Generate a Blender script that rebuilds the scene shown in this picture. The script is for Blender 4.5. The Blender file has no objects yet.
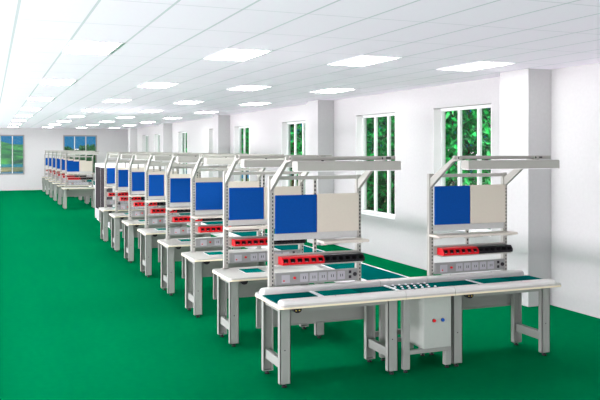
import bpy, bmesh, math, random
from mathutils import Vector, Matrix
random.seed(7)
SC = bpy.context.scene
COL = SC.collection

# ------------------------------------------------------------------ materials
def mat(name, rgb, rough=0.5, metal=0.0, noise=0.0, nscale=30.0, spec=0.4, bump=0.0, emit=None, estr=0.0):
    m = bpy.data.materials.new(name); m.use_nodes = True
    nt = m.node_tree; b = nt.nodes['Principled BSDF']
    b.inputs['Roughness'].default_value = rough
    b.inputs['Metallic'].default_value = metal
    b.inputs['Specular IOR Level'].default_value = spec * .5
    tc = nt.nodes.new('ShaderNodeTexCoord')
    n = nt.nodes.new('ShaderNodeTexNoise'); n.inputs['Scale'].default_value = nscale
    n.inputs['Detail'].default_value = 3
    nt.links.new(tc.outputs['Object'], n.inputs['Vector'])
    r = nt.nodes.new('ShaderNodeMix'); r.data_type = 'RGBA'
    k = noise
    r.inputs[6].default_value = (*[max(0, c * (1 - k)) for c in rgb], 1)
    r.inputs[7].default_value = (*[min(1, c * (1 + k)) for c in rgb], 1)
    nt.links.new(n.outputs['Fac'], r.inputs[0])
    nt.links.new(r.outputs[2], b.inputs['Base Color'])
    if bump:
        bp = nt.nodes.new('ShaderNodeBump'); bp.inputs['Strength'].default_value = bump
        bp.inputs['Distance'].default_value = 0.01
        nt.links.new(n.outputs['Fac'], bp.inputs['Height']); nt.links.new(bp.outputs['Normal'], b.inputs['Normal'])
    if emit:
        b.inputs['Emission Color'].default_value = (*emit, 1)
        b.inputs['Emission Strength'].default_value = estr
    return m

M = {}
K = [24, 1.15, 6000, 720]   # lamps, sky, fill left, fill behind
M['wall'] = mat('wall_paint', (.435, .44, .435), .8, noise=.05, nscale=22, bump=.15, spec=.2)
M['grey'] = mat('grey_metal', (.225, .245, .22), .55, noise=.04, nscale=15)
M['frame'] = mat('pale_grey_metal', (.31, .315, .28), .45, noise=.04, nscale=15)
M['dark'] = mat('slot_black', (.02, .02, .022), .6)
M['top'] = mat('tabletop_laminate', (.41, .41, .38), .45, noise=.02, nscale=10)
M['edge'] = mat('tabletop_edge_band', (.66, .60, .42), .5)
M['guard'] = mat('guard_white', (.57, .57, .54), .4, noise=.03, nscale=12)
M['blue'] = mat('blue_fabric_panel', (.001, .05, .24), .75, noise=.12, nscale=60, spec=.15)
M['beige'] = mat('beige_panel', (.49, .46, .385), .7, noise=.03, nscale=40, spec=.2)
M['plate'] = mat('louvre_plate', (.40, .42, .40), .5, noise=.08, nscale=80)
M['shelf'] = mat('shelf_laminate', (.50, .465, .40), .4, noise=.02)
M['red'] = mat('red_plastic', (.52, .008, .014), .35)
M['black'] = mat('black_plastic', (.012, .012, .014), .35)
M['teal'] = mat('belt_teal', (.0, .085, .078), .6, spec=0.0, noise=.08, nscale=18)
M['mat'] = mat('esd_mat_teal', (.0, .16, .135), .6, spec=0.0, noise=.05, nscale=18)
M['white'] = mat('white_trim', (.80, .80, .80), .5)
M['winframe'] = mat('window_frame_white', (.72, .76, .74), .5)
M['farframe'] = mat('window_frame_grey', (.22, .22, .21), .5)
M['stripgrey'] = mat('power_strip_grey', (.22, .23, .22), .5)
M['cab'] = mat('cabinet_grey', (.33, .37, .33), .45, noise=.04, nscale=20)
M['socket'] = mat('socket_grey', (.33, .34, .35), .4)
M['bluebtn'] = mat('blue_button', (.01, .08, .35), .35)
M['yellow'] = mat('brass_stud', (.65, .5, .1), .35, metal=.6)
M['steelball'] = mat('transfer_ball_white', (.85, .85, .87), .2)
M['glassdark'] = mat('smoked_side_glass', (.035, .032, .034), .6, noise=.5, nscale=3, spec=0.0)
M['brown'] = mat('trunk_bark', (.10, .06, .03), .9, noise=.4, nscale=8)
M['lampframe'] = mat('lamp_frame_white', (.85, .85, .87), .4)
M['diffuser'] = mat('lamp_diffuser', (.9, .9, .9), .5, emit=(1, 1, 1), estr=K[0])

def leafmat(name, a, b_, sc=5):
    m = bpy.data.materials.new(name); m.use_nodes = True
    nt = m.node_tree; b = nt.nodes['Principled BSDF']; b.inputs['Roughness'].default_value = .6
    tc = nt.nodes.new('ShaderNodeTexCoord'); n = nt.nodes.new('ShaderNodeTexNoise'); n.inputs['Scale'].default_value = sc; n.inputs['Detail'].default_value = 6
    r = nt.nodes.new('ShaderNodeValToRGB'); r.color_ramp.elements[0].position = .38; r.color_ramp.elements[1].position = .62
    r.color_ramp.elements[0].color = (*a, 1); r.color_ramp.elements[1].color = (*b_, 1)
    nt.links.new(tc.outputs['Object'], n.inputs['Vector']); nt.links.new(n.outputs['Fac'], r.inputs[0])
    nt.links.new(r.outputs[0], b.inputs['Base Color'])
    return m
M['leaf'] = leafmat('leaf_green', (.0, .05, .014), (.01, .60, .10))
M['leafdark'] = leafmat('leaf_dark_green', (.0, .02, .008), (.01, .16, .04))
M['hill'] = leafmat('hill_grass', (.003, .03, .02), (.03, .17, .03), .35)
M['bank'] = leafmat('reed_bank', (.05, .07, .03), (.20, .17, .07), .5)
M['ground'] = mat('outside_soil', (.10, .13, .05), .9, noise=.4, nscale=.4)
M['water'] = mat('lake_water', (.02, .14, .26), .15, noise=.1, nscale=.2, spec=.5)

def floor_mat():
    # matt green epoxy with a weak green-tinted sheen
    m = bpy.data.materials.new('green_epoxy_floor'); m.use_nodes = True
    nt = m.node_tree; b = nt.nodes['Principled BSDF']; out = nt.nodes['Material Output']
    b.inputs['Roughness'].default_value = .5; b.inputs['Specular IOR Level'].default_value = 0
    tc = nt.nodes.new('ShaderNodeTexCoord'); n = nt.nodes.new('ShaderNodeTexNoise'); n.inputs['Scale'].default_value = 14
    n.inputs['Detail'].default_value = 5
    r = nt.nodes.new('ShaderNodeMix'); r.data_type = 'RGBA'
    r.inputs[6].default_value = (.0, .122, .041, 1); r.inputs[7].default_value = (.0, .150, .053, 1)
    nt.links.new(tc.outputs['Object'], n.inputs['Vector']); nt.links.new(n.outputs['Fac'], r.inputs[0])
    nt.links.new(r.outputs[2], b.inputs['Base Color'])
    g = nt.nodes.new('ShaderNodeBsdfGlossy'); g.inputs['Color'].default_value = (0, .22, .08, 1); g.inputs['Roughness'].default_value = .3
    mx = nt.nodes.new('ShaderNodeMixShader'); mx.inputs[0].default_value = .12
    nt.links.new(b.outputs[0], mx.inputs[1]); nt.links.new(g.outputs[0], mx.inputs[2]); nt.links.new(mx.outputs[0], out.inputs[0])
    return m
M['floor'] = floor_mat()

def ceil_mat():
    # panel ceiling: seams every 0.5333 m across and every 1.1125 m along the hall
    m = bpy.data.materials.new('panel_ceiling'); m.use_nodes = True
    nt = m.node_tree; L = nt.links; b = nt.nodes['Principled BSDF']; b.inputs['Roughness'].default_value = .8
    b.inputs['Specular IOR Level'].default_value = .1
    tc = nt.nodes.new('ShaderNodeTexCoord'); sp = nt.nodes.new('ShaderNodeSeparateXYZ'); L.new(tc.outputs['Object'], sp.inputs[0])
    def seam(sock, off, pitch, w):
        a = nt.nodes.new('ShaderNodeMath'); a.operation = 'SUBTRACT'; L.new(sock, a.inputs[0]); a.inputs[1].default_value = off
        d = nt.nodes.new('ShaderNodeMath'); d.operation = 'DIVIDE'; L.new(a.outputs[0], d.inputs[0]); d.inputs[1].default_value = pitch
        f = nt.nodes.new('ShaderNodeMath'); f.operation = 'FRACT'; L.new(d.outputs[0], f.inputs[0])
        s = nt.nodes.new('ShaderNodeMath'); s.operation = 'SUBTRACT'; L.new(f.outputs[0], s.inputs[0]); s.inputs[1].default_value = .5
        ab = nt.nodes.new('ShaderNodeMath'); ab.operation = 'ABSOLUTE'; L.new(s.outputs[0], ab.inputs[0])
        g = nt.nodes.new('ShaderNodeMath'); g.operation = 'GREATER_THAN'; L.new(ab.outputs[0], g.inputs[0]); g.inputs[1].default_value = .5 - w / pitch / 2
        return g.outputs[0]
    sx = seam(sp.outputs['X'], .725, .5333, .022); sy = seam(sp.outputs['Y'], 7.86, 1.1125, .02)
    n = nt.nodes.new('ShaderNodeTexNoise'); n.inputs['Scale'].default_value = 35; L.new(tc.outputs['Object'], n.inputs['Vector'])
    base = nt.nodes.new('ShaderNodeMix'); base.data_type = 'RGBA'
    base.inputs[6].default_value = (.93, .85, .96, 1); base.inputs[7].default_value = (.98, .90, .995, 1)
    L.new(n.outputs['Fac'], base.inputs[0])
    m1 = nt.nodes.new('ShaderNodeMix'); m1.data_type = 'RGBA'; L.new(base.outputs[2], m1.inputs[6]); m1.inputs[7].default_value = (.52, .53, .58, 1)
    f1 = nt.nodes.new('ShaderNodeMath'); f1.operation = 'MULTIPLY'; L.new(sy, f1.inputs[0]); f1.inputs[1].default_value = .45
    L.new(f1.outputs[0], m1.inputs[0])
    m2 = nt.nodes.new('ShaderNodeMix'); m2.data_type = 'RGBA'; L.new(m1.outputs[2], m2.inputs[6]); m2.inputs[7].default_value = (.64, .65, .70, 1)
    L.new(sx, m2.inputs[0]); L.new(m2.outputs[2], b.inputs['Base Color'])
    return m
M['ceiling'] = ceil_mat()

def glass_mat():
    m = bpy.data.materials.new('window_glass'); m.use_nodes = True
    nt = m.node_tree; nt.nodes.clear()
    o = nt.nodes.new('ShaderNodeOutputMaterial'); mx = nt.nodes.new('ShaderNodeMixShader'); mx.inputs[0].default_value = .008
    t = nt.nodes.new('ShaderNodeBsdfTransparent'); t.inputs[0].default_value = (.93, .97, .95, 1)
    g = nt.nodes.new('ShaderNodeBsdfGlossy'); g.inputs['Roughness'].default_value = .2
    nt.links.new(t.outputs[0], mx.inputs[1]); nt.links.new(g.outputs[0], mx.inputs[2]); nt.links.new(mx.outputs[0], o.inputs[0])
    return m
M['glass'] = glass_mat()

# ------------------------------------------------------------------ mesh helpers
class MB:
    """collects shapes into ONE mesh, with a material slot per shape"""
    def __init__(s): s.v = []; s.f = []; s.mi = []; s.mats = []
    def _m(s, m):
        if m not in s.mats: s.mats.append(m)
        return s.mats.index(m)
    def add(s, vs, fs, m):
        k = len(s.v); i = s._m(m)
        s.v += [tuple(v) for v in vs]
        for f in fs: s.f.append([k + a for a in f]); s.mi.append(i)
        return s
    def box(s, x0, x1, y0, y1, z0, z1, m, bev=0.0):
        bm = bmesh.new(); bmesh.ops.create_cube(bm, size=1)
        for v in bm.verts:
            v.co = Vector((x0 + (v.co.x + .5) * (x1 - x0), y0 + (v.co.y + .5) * (y1 - y0), z0 + (v.co.z + .5) * (z1 - z0)))
        if bev: bmesh.ops.bevel(bm, geom=bm.edges[:], offset=bev, segments=2, affect='EDGES', profile=.6)
        return s.bm(bm, m)
    def bm(s, bm, m):
        bm.verts.index_update()
        s.add([v.co.copy() for v in bm.verts], [[v.index for v in f.verts] for f in bm.faces], m); bm.free(); return s
    def prism(s, pts, axis, a0, a1, m):
        """polygon pts (u,v) extruded along axis; axis x: (y,z), y: (x,z), z: (x,y)"""
        n = len(pts)
        def P(u, v, a): return {'x': (a, u, v), 'y': (u, a, v), 'z': (u, v, a)}[axis]
        vs = [P(u, v, a0) for u, v in pts] + [P(u, v, a1) for u, v in pts]
        fs = [[i, (i + 1) % n, n + (i + 1) % n, n + i] for i in range(n)] + [list(range(n))[::-1], list(range(n, 2 * n))]
        return s.add(vs, fs, m)
    def tube(s, p, q, r, m, n=10, r2=None):
        p = Vector(p); q = Vector(q); d = (q - p).normalized(); r2 = r if r2 is None else r2
        u = d.orthogonal().normalized(); w = d.cross(u)
        vs = [p + (u * math.cos(t) + w * math.sin(t)) * r for t in [2 * math.pi * i / n for i in range(n)]]
        vs += [q + (u * math.cos(t) + w * math.sin(t)) * r2 for t in [2 * math.pi * i / n for i in range(n)]]
        return s.add(vs, [[i, (i + 1) % n, n + (i + 1) % n, n + i] for i in range(n)] + [list(range(n))[::-1], list(range(n, 2 * n))], m)
    def build(s, name, parent=None, loc=(0, 0, 0)):
        me = bpy.data.meshes.new(name); me.from_pydata(s.v, [], s.f)
        for m in s.mats: me.materials.append(m)
        for p, i in zip(me.polygons, s.mi): p.material_index = i
        bm = bmesh.new(); bm.from_mesh(me); bmesh.ops.recalc_face_normals(bm, faces=bm.faces[:]); bm.to_mesh(me); bm.free()
        o = bpy.data.objects.new(name, me); COL.objects.link(o); o.location = loc
        if parent: o.parent = parent
        return o

def tag(o, label=None, cat=None, group=None, kind=None):
    if label: o['label'] = label
    if cat: o['category'] = cat
    if group: o['group'] = group
    if kind: o['kind'] = kind
    return o
def thing(name, label, cat, loc=(0, 0, 0), group=None):
    o = bpy.data.objects.new(name, None); COL.objects.link(o); o.location = loc; o.empty_display_size = .1
    return tag(o, label, cat, group)
def kids(o): return [c for c in bpy.data.objects if c.parent == o]
def copy_tree(o, parent=None):
    c = o.copy(); COL.objects.link(c); c.parent = parent
    for ch in kids(o): copy_tree(ch, c)
    return c
def rrect(x0, x1, y0, y1, r, n=5, corners=(1, 1, 1, 1)):
    pts = []
    for (cx, cy, a, k) in ((x1 - r, y0 + r, -90, corners[1]), (x1 - r, y1 - r, 0, corners[2]), (x0 + r, y1 - r, 90, corners[3]), (x0 + r, y0 + r, 180, corners[0])):
        if k:
            for i in range(n + 1):
                t = math.radians(a + 90 * i / n); pts.append((cx + r * math.cos(t), cy + r * math.sin(t)))
        else:
            t0 = math.radians(a + 45); sx = 1 if math.cos(t0) > 0 else -1; sy = 1 if math.sin(t0) > 0 else -1
            pts.append((cx + sx * r, cy + sy * r))
    return pts
ORD = ['nearest', 'second', 'third', 'fourth', 'fifth', 'sixth', 'seventh', 'eighth']

# ------------------------------------------------------------------ the hall
ZC = 3.17; XW = 7.0; YF = 41.7; X0 = -7.0; Y0 = -7.0
tag(MB().box(X0, XW + .25, Y0, YF + .25, -.1, 0, M['floor']).build('floor'), kind='structure')
tag(MB().box(X0, XW + .25, Y0, YF + .25, ZC, ZC + .1, M['ceiling']).build('ceiling'), kind='structure')
ZS, ZT = .80, 2.79
WINS = [(9.70, 11.35), (12.68, 14.34), (17.09, 18.73), (21.35, 22.94), (24.32, 25.93), (29.12, 30.66), (34.1, 35.5), (36.95, 38.5)]
w = MB(); y = Y0
for a, b in WINS:
    w.box(XW, XW + .25, y, a, 0, ZC, M['wall'])
    w.box(XW, XW + .25, a, b, 0, ZS, M['wall']); w.box(XW, XW + .25, a, b, ZT, ZC, M['wall']); y = b
w.box(XW, XW + .25, y, YF + .25, 0, ZC, M['wall'])
tag(w.build('wall_right'), kind='structure')
FW = [(-.14, 1.58), (3.48, 5.19)]
w = MB(); x = X0
for a, b in FW:
    w.box(x, a, YF, YF + .25, 0, ZC, M['wall'])
    w.box(a, b, YF, YF + .25, 0, ZS, M['wall']); w.box(a, b, YF, YF + .25, ZT + .03, ZC, M['wall']); x = b
w.box(x, XW, YF, YF + .25, 0, ZC, M['wall'])
tag(w.build('wall_back'), kind='structure')
for i, (a, b) in enumerate([(8.36, 8.98), (15.45, 16.07), (23.4, 24.02), (31.72, 32.34), (39.95, 40.6)]):
    tag(MB().box(6.62, XW, a, b, 0, ZC, M['wall'], bev=.008).build('trim_%d' % (i + 1)), kind='structure')
# windows
def window_right(i, a, b):
    r = tag(bpy.data.objects.new('window_%d' % i, None), kind='structure'); COL.objects.link(r); r.location = (XW, a, ZS)
    W = b - a; Hh = ZT - ZS; f = MB(); t = .05; xa, xb = .15, .20
    f.box(xa, xb, 0, W, 0, t, M['winframe']); f.box(xa, xb, 0, W, Hh - t, Hh, M['winframe'])
    f.box(xa, xb, 0, t, t, Hh - t, M['winframe']); f.box(xa, xb, W - t, W, t, Hh - t, M['winframe'])
    for k in (1, 2): f.box(xa, xb, W * k / 3 - .03, W * k / 3 + .03, t, Hh - t, M['winframe'])
    f.build('window_frame', r)
    MB().box(-.015, .15, 0, W, -.02, .012, M['white'], bev=.004).build('window_sill', r)
    l = MB()
    l.box(.002, .149, W - .012, W - .0005, .013, Hh - .012, M['white']); l.box(.002, .149, .0005, .012, .013, Hh - .012, M['white'])
    l.build('window_lining', r)  # added white side boards, daylight on the reveals put into their colour
    for k in range(3):
        MB().box(.172, .178, W * k / 3 + .03, W * (k + 1) / 3 - .03, t, Hh - t, M['glass']).build('pane', r)
for i, (a, b) in enumerate(WINS): window_right(i + 1, a, b)
def window_far(i, a, b):
    r = tag(bpy.data.objects.new('window_%d' % i, None), kind='structure'); COL.objects.link(r); r.location = (a, YF, ZS)
    W = b - a; Hh = ZT + .03 - ZS; f = MB(); t = .06
    F = M['farframe']
    f.box(0, W, -.02, .06, 0, t, F); f.box(0, W, -.02, .06, Hh - t, Hh, F)
    f.box(0, t, -.02, .06, t, Hh - t, F); f.box(W - t, W, -.02, .06, t, Hh - t, F)
    for k in (1, 2): f.box(W * k / 3 - .022, W * k / 3 + .022, -.02, .05, t, Hh - t, M['plate'])
    f.build('window_frame', r)
    for k in range(3):
        MB().box(W * k / 3 + (.06 if k == 0 else .022), W * (k + 1) / 3 - (.06 if k == 2 else .022), .02, .026, t, Hh - t, M['glass']).build('pane', r)
window_far(9, *FW[0]); window_far(10, *FW[1])

# ceiling lights
def ceiling_light(x, y, label):
    r = thing('ceiling_light', label, 'light', (x, y, ZC), 'square panel lights in the ceiling')
    f = MB(); a, b = .25, .50; t = .02
    f.box(-a, a, -b, -b + t, -.012, 0, M['lampframe']); f.box(-a, a, b - t, b, -.012, 0, M['lampframe'])
    f.box(-a, -a + t, -b + t, b - t, -.012, 0, M['lampframe']); f.box(a - t, a, -b + t, b - t, -.012, 0, M['lampframe'])
    f.build('frame', r)
    MB().box(-a + t, a - t, -b + t, b - t, -.008, -.001, M['diffuser']).build('diffuser', r)
    return r
proto_light = None
cols = ['leftmost', 'second from left', 'third from left', 'rightmost']
for j in range(8):
    for i in range(4):
        lab = 'bright ceiling light, %s from the front in the %s row' % (ORD[j], cols[i])
        if j == 0: lab = 'bright ceiling light nearest the camera in the %s row' % cols[i]
        if j == 7: lab = 'bright ceiling light nearest the far wall in the %s row' % cols[i]
        x = [.98, 2.58, 4.18, 5.78][i]; y = 8.36 + 4.45 * j
        if proto_light is None: proto_light = ceiling_light(x, y, lab)
        else:
            c = copy_tree(proto_light); c.location = (x, y, ZC); c['label'] = lab

# ------------------------------------------------------------------ workbench
# local frame: x = 0 at the left end of the top, y = 0 at the upright posts, the worker's side is -y
def build_bench(L=1.18, near=False, right_leg=1.07, p_top=1.66, p_bot=1.295, left_shelf=True, name='workbench', split=.604, beam=.13):
    r = thing(name, '', 'workbench')
    G, Fm = M['grey'], M['frame']
    fy, by = -.66, .055
    xl, xr = .08, right_leg
    # top
    t = MB()
    cs = (1, 0, 0, 1)
    if near and L > 1.25: cs = (0, 1, 1, 0)
    t.prism(rrect(0, L, fy, by, .05, corners=cs), 'z', .712, .74, M['top'])
    t.prism(rrect(-.003, L + .003, fy - .003, by + .003, .05, corners=cs), 'z', .708, .724, M['edge'])
    t.build('tabletop', r)
    # legs, C channels open towards each other
    def leg(cx, front):
        y0 = -.575 if front else -.125
        m = MB(); h = .05
        y1 = y0 + .055
        wy = (y0, y0 + .006) if front else (y1 - .006, y1)
        m.box(cx - h, cx + h, wy[0], wy[1], .03, .70, G)
        m.box(cx - h, cx - h + .006, y0, y1, .03, .70, G); m.box(cx + h - .006, cx + h, y0, y1, .03, .70, G)
        if front: m.tube((cx - .005, y0 - .002, .33), (cx - .005, y0 + .002, .33), .006, M['dark'])
        m.box(cx - h, cx + h, y0, y1, .03, .036, G)
        o = m.build('leg', r)
        f = MB(); f.tube((cx, y0 + .028, 0), (cx, y0 + .028, .012), .024, M['black'], 12); f.tube((cx, y0 + .028, .012), (cx, y0 + .028, .03), .012, M['black'], 8)
        f.build('foot', o)
    for cx in (xl, xr):
        leg(cx, True); leg(cx, False)
        MB().box(cx - .025, cx + .025, -.525, -.115, .15, .235, G, bev=.004).build('stretcher', r)
        MB().box(cx - .03, cx + .03, -.525, -.115, .655, .708, G).build('side_beam', r)
    a = MB(); a.box(xl + .05, xr - .05, -.545, -.525, .655, .708, G); a.box(xl + .05, xr - .05, -.10, -.08, .66, .708, G)
    a.build('apron', r)
    mp = MB(); mp.box(.012, xr + .05, .028, .038, .40, .706, G); mp.box(.012, .020, .012, .038, .40, .706, G); mp.box(.012, xr + .05, .012, .038, .40, .408, G)
    mp.build('modesty_panel', r)
    g = MB(); g.prism([(.165 + .038 * math.cos(t_), .695 + .028 * math.sin(t_)) for t_ in [math.pi + math.pi * i / 8 for i in range(9)]] + [(.203, .707), (.127, .707)], 'y', -.655, -.60, M['black'])
    go = g.build('ground_socket', r)
    if near:
        s_ = MB()
        for dx in (-.016, .016): s_.tube((.165 + dx, -.661, .69), (.165 + dx, -.654, .69), .005, M['yellow'], 8)
        s_.build('stud', go)
    go['label'] = 'black wrist strap socket under the table edge'
    # upper frame
    P = (.15, 1.07)
    for cx in P:
        m = MB(); m.box(cx - .025, cx + .025, -.022, .022, .741, 1.845, Fm)
        k = 0; z = .80
        while z < 1.80:
            m.box(cx + .005, cx + .016, -.0235, -.021, z, z + .019, M['dark'])
            z += .036
        m.box(cx - .035, cx + .035, -.022, .035, .741, .75, Fm)
        m.build('upright_post', r)
    m = MB(); m.box(.592, .622, .0, .022, 1.02, p_top if p_top > 1.7 else 1.806, Fm)
    z = 1.05
    while z < (p_top - .05 if p_top > 1.7 else 1.78): m.box(.60, .614, -.0015, .001, z, z + .02, M['dark']); z += .04
    m.build('middle_post', r)
    MB().box(P[0] + .025, P[1] - .025, -.015, .02, 1.805, 1.84, Fm, bev=.003).build('top_rail', r)
    # cantilever arms
    for cx in P:
        m = MB(); w_ = .032
        m.prism([(-.022, 1.70), (-.022, 1.80), (-.45, 2.020), (-.475, 2.034), (-.56, 2.034), (-.56, 1.994), (-.44, 1.975)], 'x', cx - .014, cx + .014, Fm)
        m.tube((cx - .016, -.545, 2.014), (cx + .016, -.545, 2.014), .012, M['dark'], 8)
        m.build('overhead_arm', r)
    m = MB(); m.box(P[0] - .04, P[1] + beam + .04, -.512, -.478, 1.999, 2.0335, Fm, bev=.003)
    m.box(P[1] + .02, P[1] + .09, -.515, -.510, 2.010, 2.023, M['dark'])
    m.build('hanging_rail', r)
    m = MB(); X_0, X_1 = P[0] + .0, P[1] + beam
    m.prism([(-.69, 1.908), (-.69, 1.983), (-.68, 1.991), (-.575, 1.991), (-.562, 1.983), (-.562, 1.908)], 'x', X_0, X_1, Fm)
    m.box(X_0 + .01, X_1 - .01, -.682, -.57, 1.902, 1.908, M['white'])
    m.tube((X_0 + .28, -.59, 1.991), (X_0 + .28, -.59, 2.000), .012, M['dark'], 8)
    m.build('task_light_housing', r)
    # panels
    MB().box(P[0] + .030, split, -.052, -.026, p_bot, p_top, M['blue'], bev=.004).build('pin_board', r)
    r2 = MB().box(split + .006, P[1] - .015, -.052, -.026, p_bot, p_top + .005, M['beige'], bev=.004).build('white_board', r)
    r2['label'] = 'beige board'
    m = MB(); m.box(P[0] + .025, P[1] - .025, -.03, -.018, p_bot - .065, p_bot - .002, M['plate'])
    for i in range(22):
        xx = P[0] + .05 + i * .038; m.box(xx, xx + .024, -.033, -.029, p_bot - .04, p_bot - .028, M['plate'])
    m.build('louvre_strip', r)
    sh = []
    if left_shelf: sh.append((P[0] - .03, .602))
    sh.append((.612, P[1] + .02))
    for a_, b_ in sh:
        o = MB().box(a_, b_, -.21, -.028, 1.198, 1.222, M['shelf'], bev=.005).build('shelf', r)
        for bx in (a_ + .05, b_ - .06):
            MB().prism([(-.19, 1.197), (-.03, 1.197), (-.03, 1.165), (-.05, 1.165), (-.19, 1.188)], 'x', bx - .004, bx + .004, Fm).build('shelf_bracket', o)
    m = MB(); m.box(P[0] + .025, P[1] - .025, -.160, -.025, .998, 1.008, Fm); m.box(P[0] + .025, P[1] - .025, -.03, -.024, .998, 1.10, Fm)
    m.build('bin_rail', r)
    # power strip
    strip = MB().box(P[0] + .027, P[1] - .027, -.050, -.024, .806, .922, M['stripgrey'], bev=.003).build('power_strip', r)
    fx = -.0525
    m = MB(); m.box(.24, .325, fx - .001, -.049, .824, .900, M['socket'], bev=.002); m.build('meter', strip)
    m = MB(); m.tube((.262, fx, .846), (.262, fx - .006, .846), .008, M['red']); m.build('indicator_lamp', strip)['label'] = 'small red lamp'
    m = MB(); m.tube((.372, fx + .002, .868), (.372, fx - .012, .868), .013, M['red'], 14, .011); m.build('stop_button', strip)['label'] = 'red button'
    for k in range(5):
        a_ = .43 + k * .098
        m = MB(); m.box(a_, a_ + .082, fx - .001, -.049, .825, .905, M['socket'], bev=.003)
        for dx in (.03, .052): m.box(a_ + dx, a_ + dx + .006, fx - .0025, fx - .0005, .852, .878, M['dark'])
        m.build('socket', strip)
    for zz in (.83, .878):
        MB().box(.945, .972, fx - .003, -.049, zz, zz + .028, M['dark'], bev=.002).build('switch', strip)
    MB().tube((1.01, fx + .003, .868), (1.01, fx - .008, .868), .02, M['dark'], 14).build('connector', strip)
    # near line: guards and a belt on top
    if near:
        if L > 1.25: gx0, gx1, cap = .0, L - .06, 'r'
        else: gx0, gx1, cap = .0, L, 'l'
        for (ya, yb, kk) in ((fy + .002, fy + .108, 'front_guard'), (by - .155, by - .053, 'rear_guard')):
            m = MB()
            if not near and kk == 'front_guard': continue
            if kk == 'rear_guard': ya, yb = -.155, -.056
            n = 10; pr = []
            z0, z1 = .741, (.784 if kk == 'front_guard' else .802); rr = .03
            pts = [(ya, z0), (yb, z0)] + [(yb - rr + rr * math.cos(t_), z1 - rr + rr * math.sin(t_)) for t_ in [math.pi / 2 * i / 5 for i in range(6)]]
            pts += [(ya + rr + rr * math.cos(t_), z1 - rr + rr * math.sin(t_)) for t_ in [math.pi / 2 + math.pi / 2 * i / 5 for i in range(6)]]
            e = (yb - ya) / 2; c = (ya + yb) / 2
            secs = []
            N = 6
            S = [(math.sin(math.pi / 2 * i / N), 1 - math.cos(math.pi / 2 * i / N)) for i in range(1, N + 1)]
            if cap == 'l': xs = [(gx0 + e * dd, ww) for ww, dd in S] + [(gx1, 1)]
            else: xs = [(gx0, 1)] + [(gx1 - e * dd, ww) for ww, dd in S[::-1]]
            vs = []; fs = []
            for xx, ww in xs:
                for (yy, zz) in pts: vs.append((xx, c + (yy - c) * ww, z0 + (zz - z0) * (.35 + .65 * ww)))
            np_ = len(pts)
            for i in range(len(xs) - 1):
                for j in range(np_): fs.append([i * np_ + j, i * np_ + (j + 1) % np_, (i + 1) * np_ + (j + 1) % np_, (i + 1) * np_ + j])
            fs += [list(range(np_)), list(range((len(xs) - 1) * np_, len(xs) * np_))]
            m.add(vs, fs, M['guard'])
            for xx in ((.55,) if cap == 'l' else (.30, .8)): m.tube((xx, c, z1 - .001), (xx, c, z1 + .001), .007, M['dark'], 8)
            m.build(kk, r)
        if not near: return r
        ya, yb = fy + .112, -.160
        if cap == 'l': b0, b1, d0 = .012, L - .002, .47
        else: b0, b1, d0 = .0, L - .03, .435
        MB().box(b0, b1, ya, yb, .741, .747, M['teal']).build('belt', r)
        MB().box(d0, d0 + .03, ya, yb, .7475, .756, M['white'], bev=.002).build('divider', r)
    return r

def bin_mesh(mt):
    # hooded stacking bin, 72 mm wide, with an opening in its sloping front; y- is the front
    m = MB(); w_ = .0355; t = .003; d = .12; h = .07; D = M['dark']
    side = [(-d, 0), (0, 0), (0, h), (-d + .030, h), (-d - .004, .034)]
    for sx in (-w_, w_ - t): m.prism(side, 'x', sx, sx + t, mt)
    m.box(-w_ + t, w_ - t, -d, 0, 0, t, mt); m.box(-w_ + t, w_ - t, -t, 0, t, h, mt)
    m.box(-w_ + t, w_ - t, -d + .030, -t, h - t, h, mt)                        # hood
    m.prism([(-d + .030, h), (-d + .030, h - t), (-d + .018, h - .016), (-d + .014, h - .013)], 'x', -w_ + t, w_ - t, mt)
    m.prism([(-d, 0), (-d + t, 0), (-d - .004 + t, .022), (-d - .004, .022)], 'x', -w_ + t, w_ - t, mt)
    m.box(-w_, w_, -d - .009, -d - .004, .017, .023, mt)                       # front lip
    for sx in (-w_ + t, w_ - t - .007):                                        # cheeks beside the opening
        m.prism([(-d + .001, .0), (-d + .004, .0), (-d + .030, h - t), (-d + .027, h - t), (-d - .003, .032)], 'x', sx, sx + .007, mt)
    m.box(-w_ + t, w_ - t, -t - .002, -t - .0005, t, h - t, D); m.box(-w_ + t, w_ - t, -d + .01, -t, t, t + .004, D)   # shade inside the bin, put in as black sheets
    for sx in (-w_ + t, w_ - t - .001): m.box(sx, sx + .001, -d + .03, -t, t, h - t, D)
    if mt is M['red']: m.box(-.014, .006, -d + .002, -d + .004, .006, .026, M['socket'])   # paper tag standing in the opening
    return m
RB = bin_mesh(M['red']).build('parts_bin'); KB = bin_mesh(M['black']).build('parts_bin')
PB = ['leftmost', 'second from left', 'third from left', 'fourth from left', 'fifth from left', 'rightmost']
used = set()
def put_bins(bx, by, where):
    for kind, src, x0, mx in (('red', RB, .212, 6), ('black', KB, .640, 6)):
        for k in range(mx):
            if (kind not in used): o = src; used.add(kind)
            else: o = src.copy(); COL.objects.link(o)
            o.location = (bx + x0 + .0355 + k * .0712, by - .035, 1.0095)
            tag(o, '%s %s parts bin on the %s' % (PB[k], kind, where), 'bin', '%s parts bins on the bench rails' % kind)

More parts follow.
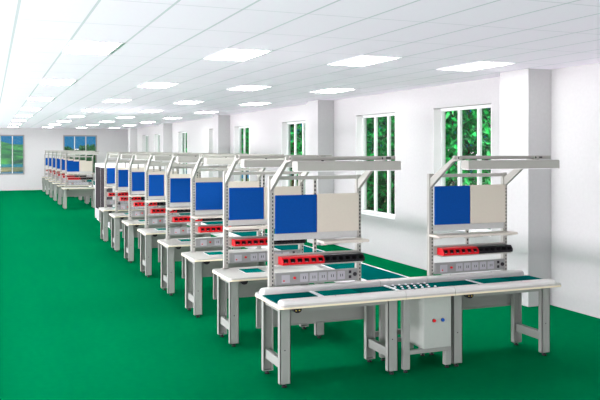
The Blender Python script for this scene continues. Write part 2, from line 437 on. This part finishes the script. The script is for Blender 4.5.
NL = [6.9, 8.42, 9.95, 11.5, 13.2, 14.9, 16.6, 18.3]
FL = [28.5, 30.6, 32.9, 35.1, 37.5, 40.0]
XL = 2.32
b1 = build_bench(L=1.24, near=True, left_shelf=False, right_leg=1.15, beam=.10); b1.location = (XL, NL[0], 0)
b1['label'] = 'long grey workbench nearest on the left, belt on top and blue and beige boards'; b1['group'] = 'assembly workbenches'
put_bins(XL, NL[0], 'nearest left workbench')
b2 = build_bench(L=1.27, near=True, right_leg=1.13, beam=.16, p_top=1.715, p_bot=1.315); b2.location = (XL + 1.78, NL[0], 0)
b2['label'] = 'grey workbench at the right end standing alone, right of the control cabinet'; b2['group'] = 'assembly workbenches'
for ch in kids(b2):
    if ch.name.split('.')[0] in ('upright_post', 'middle_post', 'top_rail', 'overhead_arm', 'hanging_rail', 'task_light_housing', 'pin_board', 'white_board', 'louvre_strip', 'shelf', 'bin_rail', 'power_strip'):
        ch.location.x -= .028
put_bins(XL + 1.752, NL[0], 'right-hand workbench')
BS = {1: .59, 2: .545, 4: .44, 6: .39}
def esd_mat(x, y, z, w_, d_, label, grp='teal mats on the benches'):
    m = MB(); m.box(0, w_, 0, d_, 0, .0015, M['white']); m.box(.012, w_ - .004, .006, d_ - .006, .0015, .004, M['mat'], bev=.001)
    o = m.build('esd_mat', None, (x, y, z)); tag(o, label, 'mat', grp)
    return o
mt0 = None
for i, yy in enumerate(NL[1:]):
    if i + 1 in BS: b = proto = build_bench(split=BS[i + 1])
    else: b = copy_tree(proto)
    b.location = (XL, yy, 0)
    wh = '%s workbench of the near line' % ORD[i + 1] if i < 6 else 'farthest workbench of the near line'
    b['label'] = ('grey workbench with blue board, %s from the front in the near line' % ORD[i + 1]) if i < 6 else 'grey workbench with blue board, last in near line before the glazed machine'
    b['group'] = 'assembly workbenches'
    put_bins(XL, yy, wh)
    if mt0 is None: mt0 = o = esd_mat(XL + .26, yy - .38, .741, .24, .28, '')
    else: o = mt0.copy(); COL.objects.link(o); o.location = (XL + .26, yy - .38, .741)
    o['label'] = 'small teal mat lying on the ' + wh
for i, yy in enumerate(FL):
    b = build_bench() if i == 0 else copy_tree(fproto); b.location = (XL, yy, 0)
    if i == 0: fproto = b
    e = ['first', 'second', 'third', 'fourth', 'fifth', 'last'][i]
    b['label'] = 'small distant grey workbench, %s from the front in the far line by the back wall' % e; b['group'] = 'assembly workbenches'
    put_bins(XL, yy, e + ' bench of the far line')
o = esd_mat(XL + .51, NL[0] - .54, .7485, .38, .365, 'teal mat lying across the belt of the nearest left workbench')
o = esd_mat(XL + 1.78 + .475, NL[0] - .54, .7485, .36, .365, 'teal mat lying across the belt of the right-hand workbench')

# ------------------------------------------------------------------ ball transfer table with the control cabinet
r = thing('ball_transfer_table', 'short grey transfer table with white balls between the two front workbenches', 'table', (3.566, 6.9, 0))
L = .528
t = MB(); t.box(0, L, -.66, .055, .712, .74, M['top']); t.box(0, L, -.663, -.66, .708, .724, M['edge']); t.build('tabletop', r)
for ya, yb, nm in ((-.658, -.552, 'front_guard'), (-.155, -.056, 'rear_guard')):
    m = MB(); rr = .03; z0, z1 = .741, (.784 if nm == 'front_guard' else .802)
    pts = [(ya, z0), (yb, z0)] + [(yb - rr + rr * math.cos(t_), z1 - rr + rr * math.sin(t_)) for t_ in [math.pi / 2 * i / 5 for i in range(6)]]
    pts += [(ya + rr + rr * math.cos(t_), z1 - rr + rr * math.sin(t_)) for t_ in [math.pi / 2 + math.pi / 2 * i / 5 for i in range(6)]]
    m.prism(pts, 'x', 0.001, L - .001, M['guard']); m.tube((.12, (ya + yb) / 2, z1 - .001), (.12, (ya + yb) / 2, z1 + .001), .008, M['dark'], 8)
    m.build(nm, r)
MB().box(.0, L, -.548, -.160, .741, .748, M['teal']).build('transfer_bed', r)
MB().box(.02, .05, -.548, -.160, .7485, .758, M['white'], bev=.002).build('divider', r)
ballm = None
for i in range(6):
    for j in range(4):
        px = .072 + i * .072 + (j % 2) * .03; py = -.51 + j * .10
        if px > L - .01: continue
        if ballm is None:
            bm = bmesh.new(); bmesh.ops.create_uvsphere(bm, u_segments=14, v_segments=8, radius=.014)
            m = MB(); m.bm(bm, M['steelball']); m.tube((0, 0, -.006), (0, 0, .001), .019, M['dark'], 14)
            ballm = m.build('transfer_ball', r); o = ballm
        else: o = ballm.copy(); COL.objects.link(o); o.parent = r
        o.location = (px, py, .7545)
for cx, zt in ((.052, .71), (.505, .166)):
    for y0 in (-.575, -.125):
        m = MB(); m.box(cx - .033, cx + .033, y0, y0 + .05, .03, zt, M['grey'], bev=.003); o = m.build('leg', r)
        f = MB(); f.tube((cx, y0 + .025, 0), (cx, y0 + .025, .012), .022, M['black'], 12); f.tube((cx, y0 + .025, .012), (cx, y0 + .025, .03), .011, M['black'], 8); f.build('foot', o)
for y0 in (-.575, -.115): MB().box(.086, .538, y0, y0 + .04, .168, .206, M['grey'], bev=.003).build('stretcher', r)
c = MB().box(.225, .53, -.585, -.15, .208, .70, M['cab'], bev=.004).build('control_cabinet', r); c['label'] = 'grey control box with red and blue buttons'
m = MB(); m.box(.230, .525, -.590, -.5855, .213, .695, M['cab'], bev=.0015); m.build('door', c)
for px, mm, lb in ((.335, M['red'], 'red push button'), (.43, M['bluebtn'], 'blue push button')):
    m = MB(); m.tube((px, -.590, .472), (px, -.594, .472), .018, M['dark'], 14); m.tube((px, -.594, .472), (px, -.607, .472), .015, mm, 14); m.build('push_button', c)['label'] = lb

# ------------------------------------------------------------------ conveyors down the hall
def conveyor(y0, y1, label):
    r = thing('belt_conveyor', label, 'conveyor', (3.58, y0, 0))
    Ln = y1 - y0; Wd = .55
    MB().box(.035, Wd - .035, .0, Ln, .705, .738, M['teal']).build('belt', r)
    for xx in (.014, Wd - .034):
        m = MB(); m.box(xx, xx + .020, 0, Ln, .60, .742, M['white'] , bev=.002); m.build('side_rail', r)
    n = max(2, int(Ln / 1.6))
    for k in range(n + 1):
        y = .10 + (Ln - .24) * k / n
        for xx in (0.0, Wd - .05):
            MB().box(xx, xx + .05, y, y + .05, .0, .599, M['grey']).build('leg', r)
        MB().box(.051, Wd - .051, y + .005, y + .045, .16, .21, M['grey']).build('stretcher', r)
    return r
conveyor(6.98, 19.6, 'long dark teal belt conveyor running behind the near line of workbenches')
conveyor(28.0, 41.3, 'distant dark teal belt conveyor running beside the far line of workbenches')

# glazed machine behind the near line
r = thing('glazed_cabinet', 'white machine cabinet with a dark glazed side behind the near line', 'machine', (2.88, 19.9, 0))
D, W_, Hh = 3.7, 1.3, 1.68
m = MB()
m.box(0, W_, 0, D, .06, .36, M['socket']); m.box(0, W_, 0, D, Hh - .10, Hh, M['white'], bev=.01)
for yy in (0, D - .1):
    for xx in (0, W_ - .1): m.box(xx, xx + .1, yy, yy + .1, .36, Hh - .1, M['plate'])
m.box(.05, W_ - .05, .05, D - .05, 0, .06, M['white'])
m.build('housing', r)
for k in range(3):
    a = .1 + k * (D - .2) / 3; b = a + (D - .2) / 3
    MB().box(.004, .05, a + .012, b - .012, .362, Hh - .102, M['glassdark']).build('side_glass', r)
    if k: MB().box(0, .06, a - .011, a + .011, .362, Hh - .102, M['stripgrey']).build('mullion', r)
MB().box(.1, W_ - .1, .02, .05, .36, Hh - .1, M['socket']).build('front_panel', r)
MB().box(.1, W_ - .1, D - .05, D - .02, .36, Hh - .1, M['socket']).build('rear_panel', r)
# small black bottle on the last bench of the near line
m = MB(); z = 0
prof = [(.026, 0), (.03, .01), (.03, .10), (.012, .13), (.012, .15), (.004, .18)]
for (ra, za), (rb, zb) in zip(prof, prof[1:]): m.tube((0, 0, za), (0, 0, zb), ra, M['black'], 14, rb)
tag(m.build('dispenser_bottle', None, (XL + .43, 18.3 - .20, .741)), 'small black dispenser bottle on the last workbench of the near line', 'bottle')
o_ = bpy.data.objects.get('dispenser_bottle')

# ------------------------------------------------------------------ outdoors
tag(MB().box(-60, 90, YF + .3, 300, -.5, -.3, M['ground']).build('ground_outside'), kind='structure')
tag(MB().box(7.3, 90, Y0, YF + .3, -.5, -.3, M['ground']).build('ground_outside'), kind='structure')
tag(MB().box(-50, 80, 60, 86, -.299, -.28, M['water']).build('lake'), 'near blue strip of water outside the far windows', 'water', kind='stuff')
tag(MB().box(-50, 80, 86.01, 99.99, -.299, -.12, M['bank'], bev=.05).build('reed_bank'), 'brown reed bank between the two strips of water outside', 'bank', kind='stuff')
tag(MB().box(-50, 80, 100, 130, -.299, -.28, M['water']).build('lake'), 'pale blue strip of water below the wooded hill outside', 'water', kind='stuff')
# low wooded hill beyond the lake
def hill(name, x0, x1, y0, y1, fn, label):
    nx, ny = 160, 24; vs = []; fs = []
    for j in range(ny + 1):
        for i in range(nx + 1):
            u = i / nx; v = j / ny; vs.append((x0 + u * (x1 - x0), y0 + v * (y1 - y0), -.4 + fn(u, v)))
    n1 = nx + 1
    for j in range(ny):
        for i in range(nx): fs.append([j * n1 + i, j * n1 + i + 1, (j + 1) * n1 + i + 1, (j + 1) * n1 + i])
    k = len(vs)
    vs += [(x, y, -1.2) for x, y, z in vs[:]]
    for i in range(nx): fs += [[i, i + 1, k + i + 1, k + i], [ny * n1 + i, ny * n1 + i + 1, k + ny * n1 + i + 1, k + ny * n1 + i]]
    o = MB().add(vs, fs, M['hill']).build(name); tag(o, label, 'hill'); return o
hill('wooded_hill', -30, 70, 131, 190, lambda u, v: math.sin(math.pi * v) ** .6 * (3.1 + .8 * math.sin(u * 19 + 2.2) + .4 * math.sin(u * 47 + 1) + .3 * math.sin(u * 113 + v * 23)), 'green wooded hill beyond the lake outside the far windows')

def shrub(x, y, rx, ry, z0, z1, n, label, mt, leafL=.30, leafW=.05, trunk=True):
    r = thing('leafy_tree' if trunk else 'leafy_shrub', label, 'tree' if trunk else 'shrub', (x, y, -.3), 'trees outside the windows')
    rnd = random.Random(int(x * 100 + y * 10)); vs = []; fs = []
    for i in range(n):
        th = rnd.uniform(0, 2 * math.pi); q = math.sqrt(rnd.uniform(.15, 1))
        zz = rnd.uniform(z0, z1); k = (1 - abs((zz - (z0 + z1) / 2) / (z1 - z0) * 2) ** 4) ** .5 if trunk else 1
        c = Vector((rx * q * math.cos(th) * (.35 + .65 * k), ry * q * math.sin(th) * (.35 + .65 * k), zz + .3))
        d = Vector((rnd.gauss(0, 1), rnd.gauss(0, 1), rnd.gauss(-.2, .9))).normalized(); s = d.cross(Vector((rnd.gauss(0, 1), rnd.gauss(0, 1), rnd.gauss(0, 1)))).normalized()
        a = leafL * rnd.uniform(.6, 1.3); b = leafW * rnd.uniform(.7, 1.3); nn = d.cross(s) * (.12 * a)
        k0 = len(vs); vs += [c, c + d * a * .45 + s * b + nn, c + d * a, c + d * a * .45 - s * b + nn]
        fs += [[k0, k0 + 1, k0 + 2, k0 + 3]]
    m = MB().add(vs, fs, mt).build('foliage', r)
    st = MB()
    nst = 1 if trunk else 5
    for k in range(nst):
        ax = 0 if trunk else rnd.uniform(-.5, .5) * rx; ay = 0 if trunk else rnd.uniform(-.5, .5) * ry
        st.tube((ax, ay, 0), (ax * 1.1, ay * 1.1, (z1 + .3) * .8), .09 if trunk else .03, M['brown'], 8, .03 if trunk else .012)
    st.build('trunk' if trunk else 'stem', r)
    return r
shrub(9.6, 14.2, 1.3, 1.6, -.2, 4.6, 8000, 'dense green bush outside the right-hand window nearest the camera', M['leaf'], .34, .04, False)
shrub(9.5, 18.6, 1.3, 1.9, -.2, 4.6, 8000, 'dense green bush outside the second window from the right', M['leaf'], .34, .04, False)
for k, (yy, lb) in enumerate([(24.5, 'green tree outside the third window from the right'), (30.5, 'green tree outside the fourth window from the right'), (36.5, 'green tree outside the fifth window from the right'), (43.5, 'green tree outside the sixth window from the right'), (51, 'green tree outside the narrow far right-hand windows')]):
    shrub(9.6 + k * .2, yy, 1.5, 2.4, 1.2, 5.2, 3600, lb, M['leaf'], .32, .05, True)
for k, (x, y, h) in enumerate([(4.0, 50, 2.1), (6.6, 54, 2.3), (9.8, 57, 2.6)]):
    shrub(x, y, 1.4, 1.4, .3, h, 2200, 'dark green tree outside the far window, %s' % ['leftmost of three', 'middle of three', 'rightmost of three'][k], M['leafdark'], .3, .06, True)

# ------------------------------------------------------------------ light
def area(name, loc, rot, sx, sy, power, color=(1, 1, 1)):
    l = bpy.data.lights.new(name, 'AREA'); l.shape = 'RECTANGLE'; l.size = sx; l.size_y = sy; l.energy = power; l.color = color
    o = bpy.data.objects.new(name, l); COL.objects.link(o); o.location = loc; o.rotation_euler = rot; return o
R = math.radians
# unseen fill lights added on the open left side and behind the camera,
# tilted up to brighten the ceiling, pinkish against the floor's green bounce
area('paving_glow_left', (-6.9, 18, .5), (R(125), 0, R(-90)), 48, .9, K[2], (1, .90, .985))
area('paving_glow_entrance', (1, -6.8, .5), (R(138), 0, 0), 15, .9, K[3], (1, .90, .985))
sun = bpy.data.lights.new('sun', 'SUN'); sun.energy = 6; sun.angle = R(2); so = bpy.data.objects.new('sun', sun); COL.objects.link(so)
so.rotation_euler = (R(32), 0, 0)

w = bpy.data.worlds.new('sky'); SC.world = w; w.use_nodes = True
nt = w.node_tree; L = nt.links; bg = nt.nodes['Background']
tc = nt.nodes.new('ShaderNodeTexCoord'); sp = nt.nodes.new('ShaderNodeSeparateXYZ'); L.new(tc.outputs['Generated'], sp.inputs[0])
ry = nt.nodes.new('ShaderNodeMapRange'); L.new(sp.outputs['Y'], ry.inputs[0])
ry.inputs[1].default_value = .25; ry.inputs[2].default_value = .6; ry.inputs[3].default_value = 0; ry.inputs[4].default_value = 1
rz = nt.nodes.new('ShaderNodeValToRGB'); L.new(sp.outputs['Z'], rz.inputs[0])
e = rz.color_ramp.elements; e[0].position = 0; e[0].color = (.03, .18, .38, 1); e[1].position = .12; e[1].color = (.012, .09, .24, 1)
mx = nt.nodes.new('ShaderNodeMix'); mx.data_type = 'RGBA'; L.new(ry.outputs[0], mx.inputs[0])
mx.inputs[6].default_value = (.95, .97, 1.0, 1); L.new(rz.outputs[0], mx.inputs[7]); bg.inputs[1].default_value = K[1]
low = nt.nodes.new('ShaderNodeMath'); low.operation = 'LESS_THAN'; L.new(sp.outputs['Z'], low.inputs[0]); low.inputs[1].default_value = 0
mg = nt.nodes.new('ShaderNodeMix'); mg.data_type = 'RGBA'; L.new(low.outputs[0], mg.inputs[0]); L.new(mx.outputs[2], mg.inputs[6])
mg.inputs[7].default_value = (1.7, 1.5, 1.7, 1); L.new(mg.outputs[2], bg.inputs[0])      # extra glow added below the horizon to lift the ceiling

# ------------------------------------------------------------------ camera
cam = bpy.data.cameras.new('camera'); co = bpy.data.objects.new('camera', cam); COL.objects.link(co)
cam.sensor_width = 36; cam.sensor_fit = 'HORIZONTAL'; cam.lens = 36 * 770 / 600
th = math.atan(309 / 770)
co.location = (0, 0, 2.1); co.rotation_euler = (R(90), 0, -th)
cam.shift_y = (149 - 200) / 600
cam.clip_end = 1000; cam.clip_start = .05
SC.camera = co
vs = SC.view_settings; vs.view_transform = 'Standard'; vs.look = 'None'; vs.gamma = 1; vs.use_curve_mapping = False; vs.exposure = 0.1
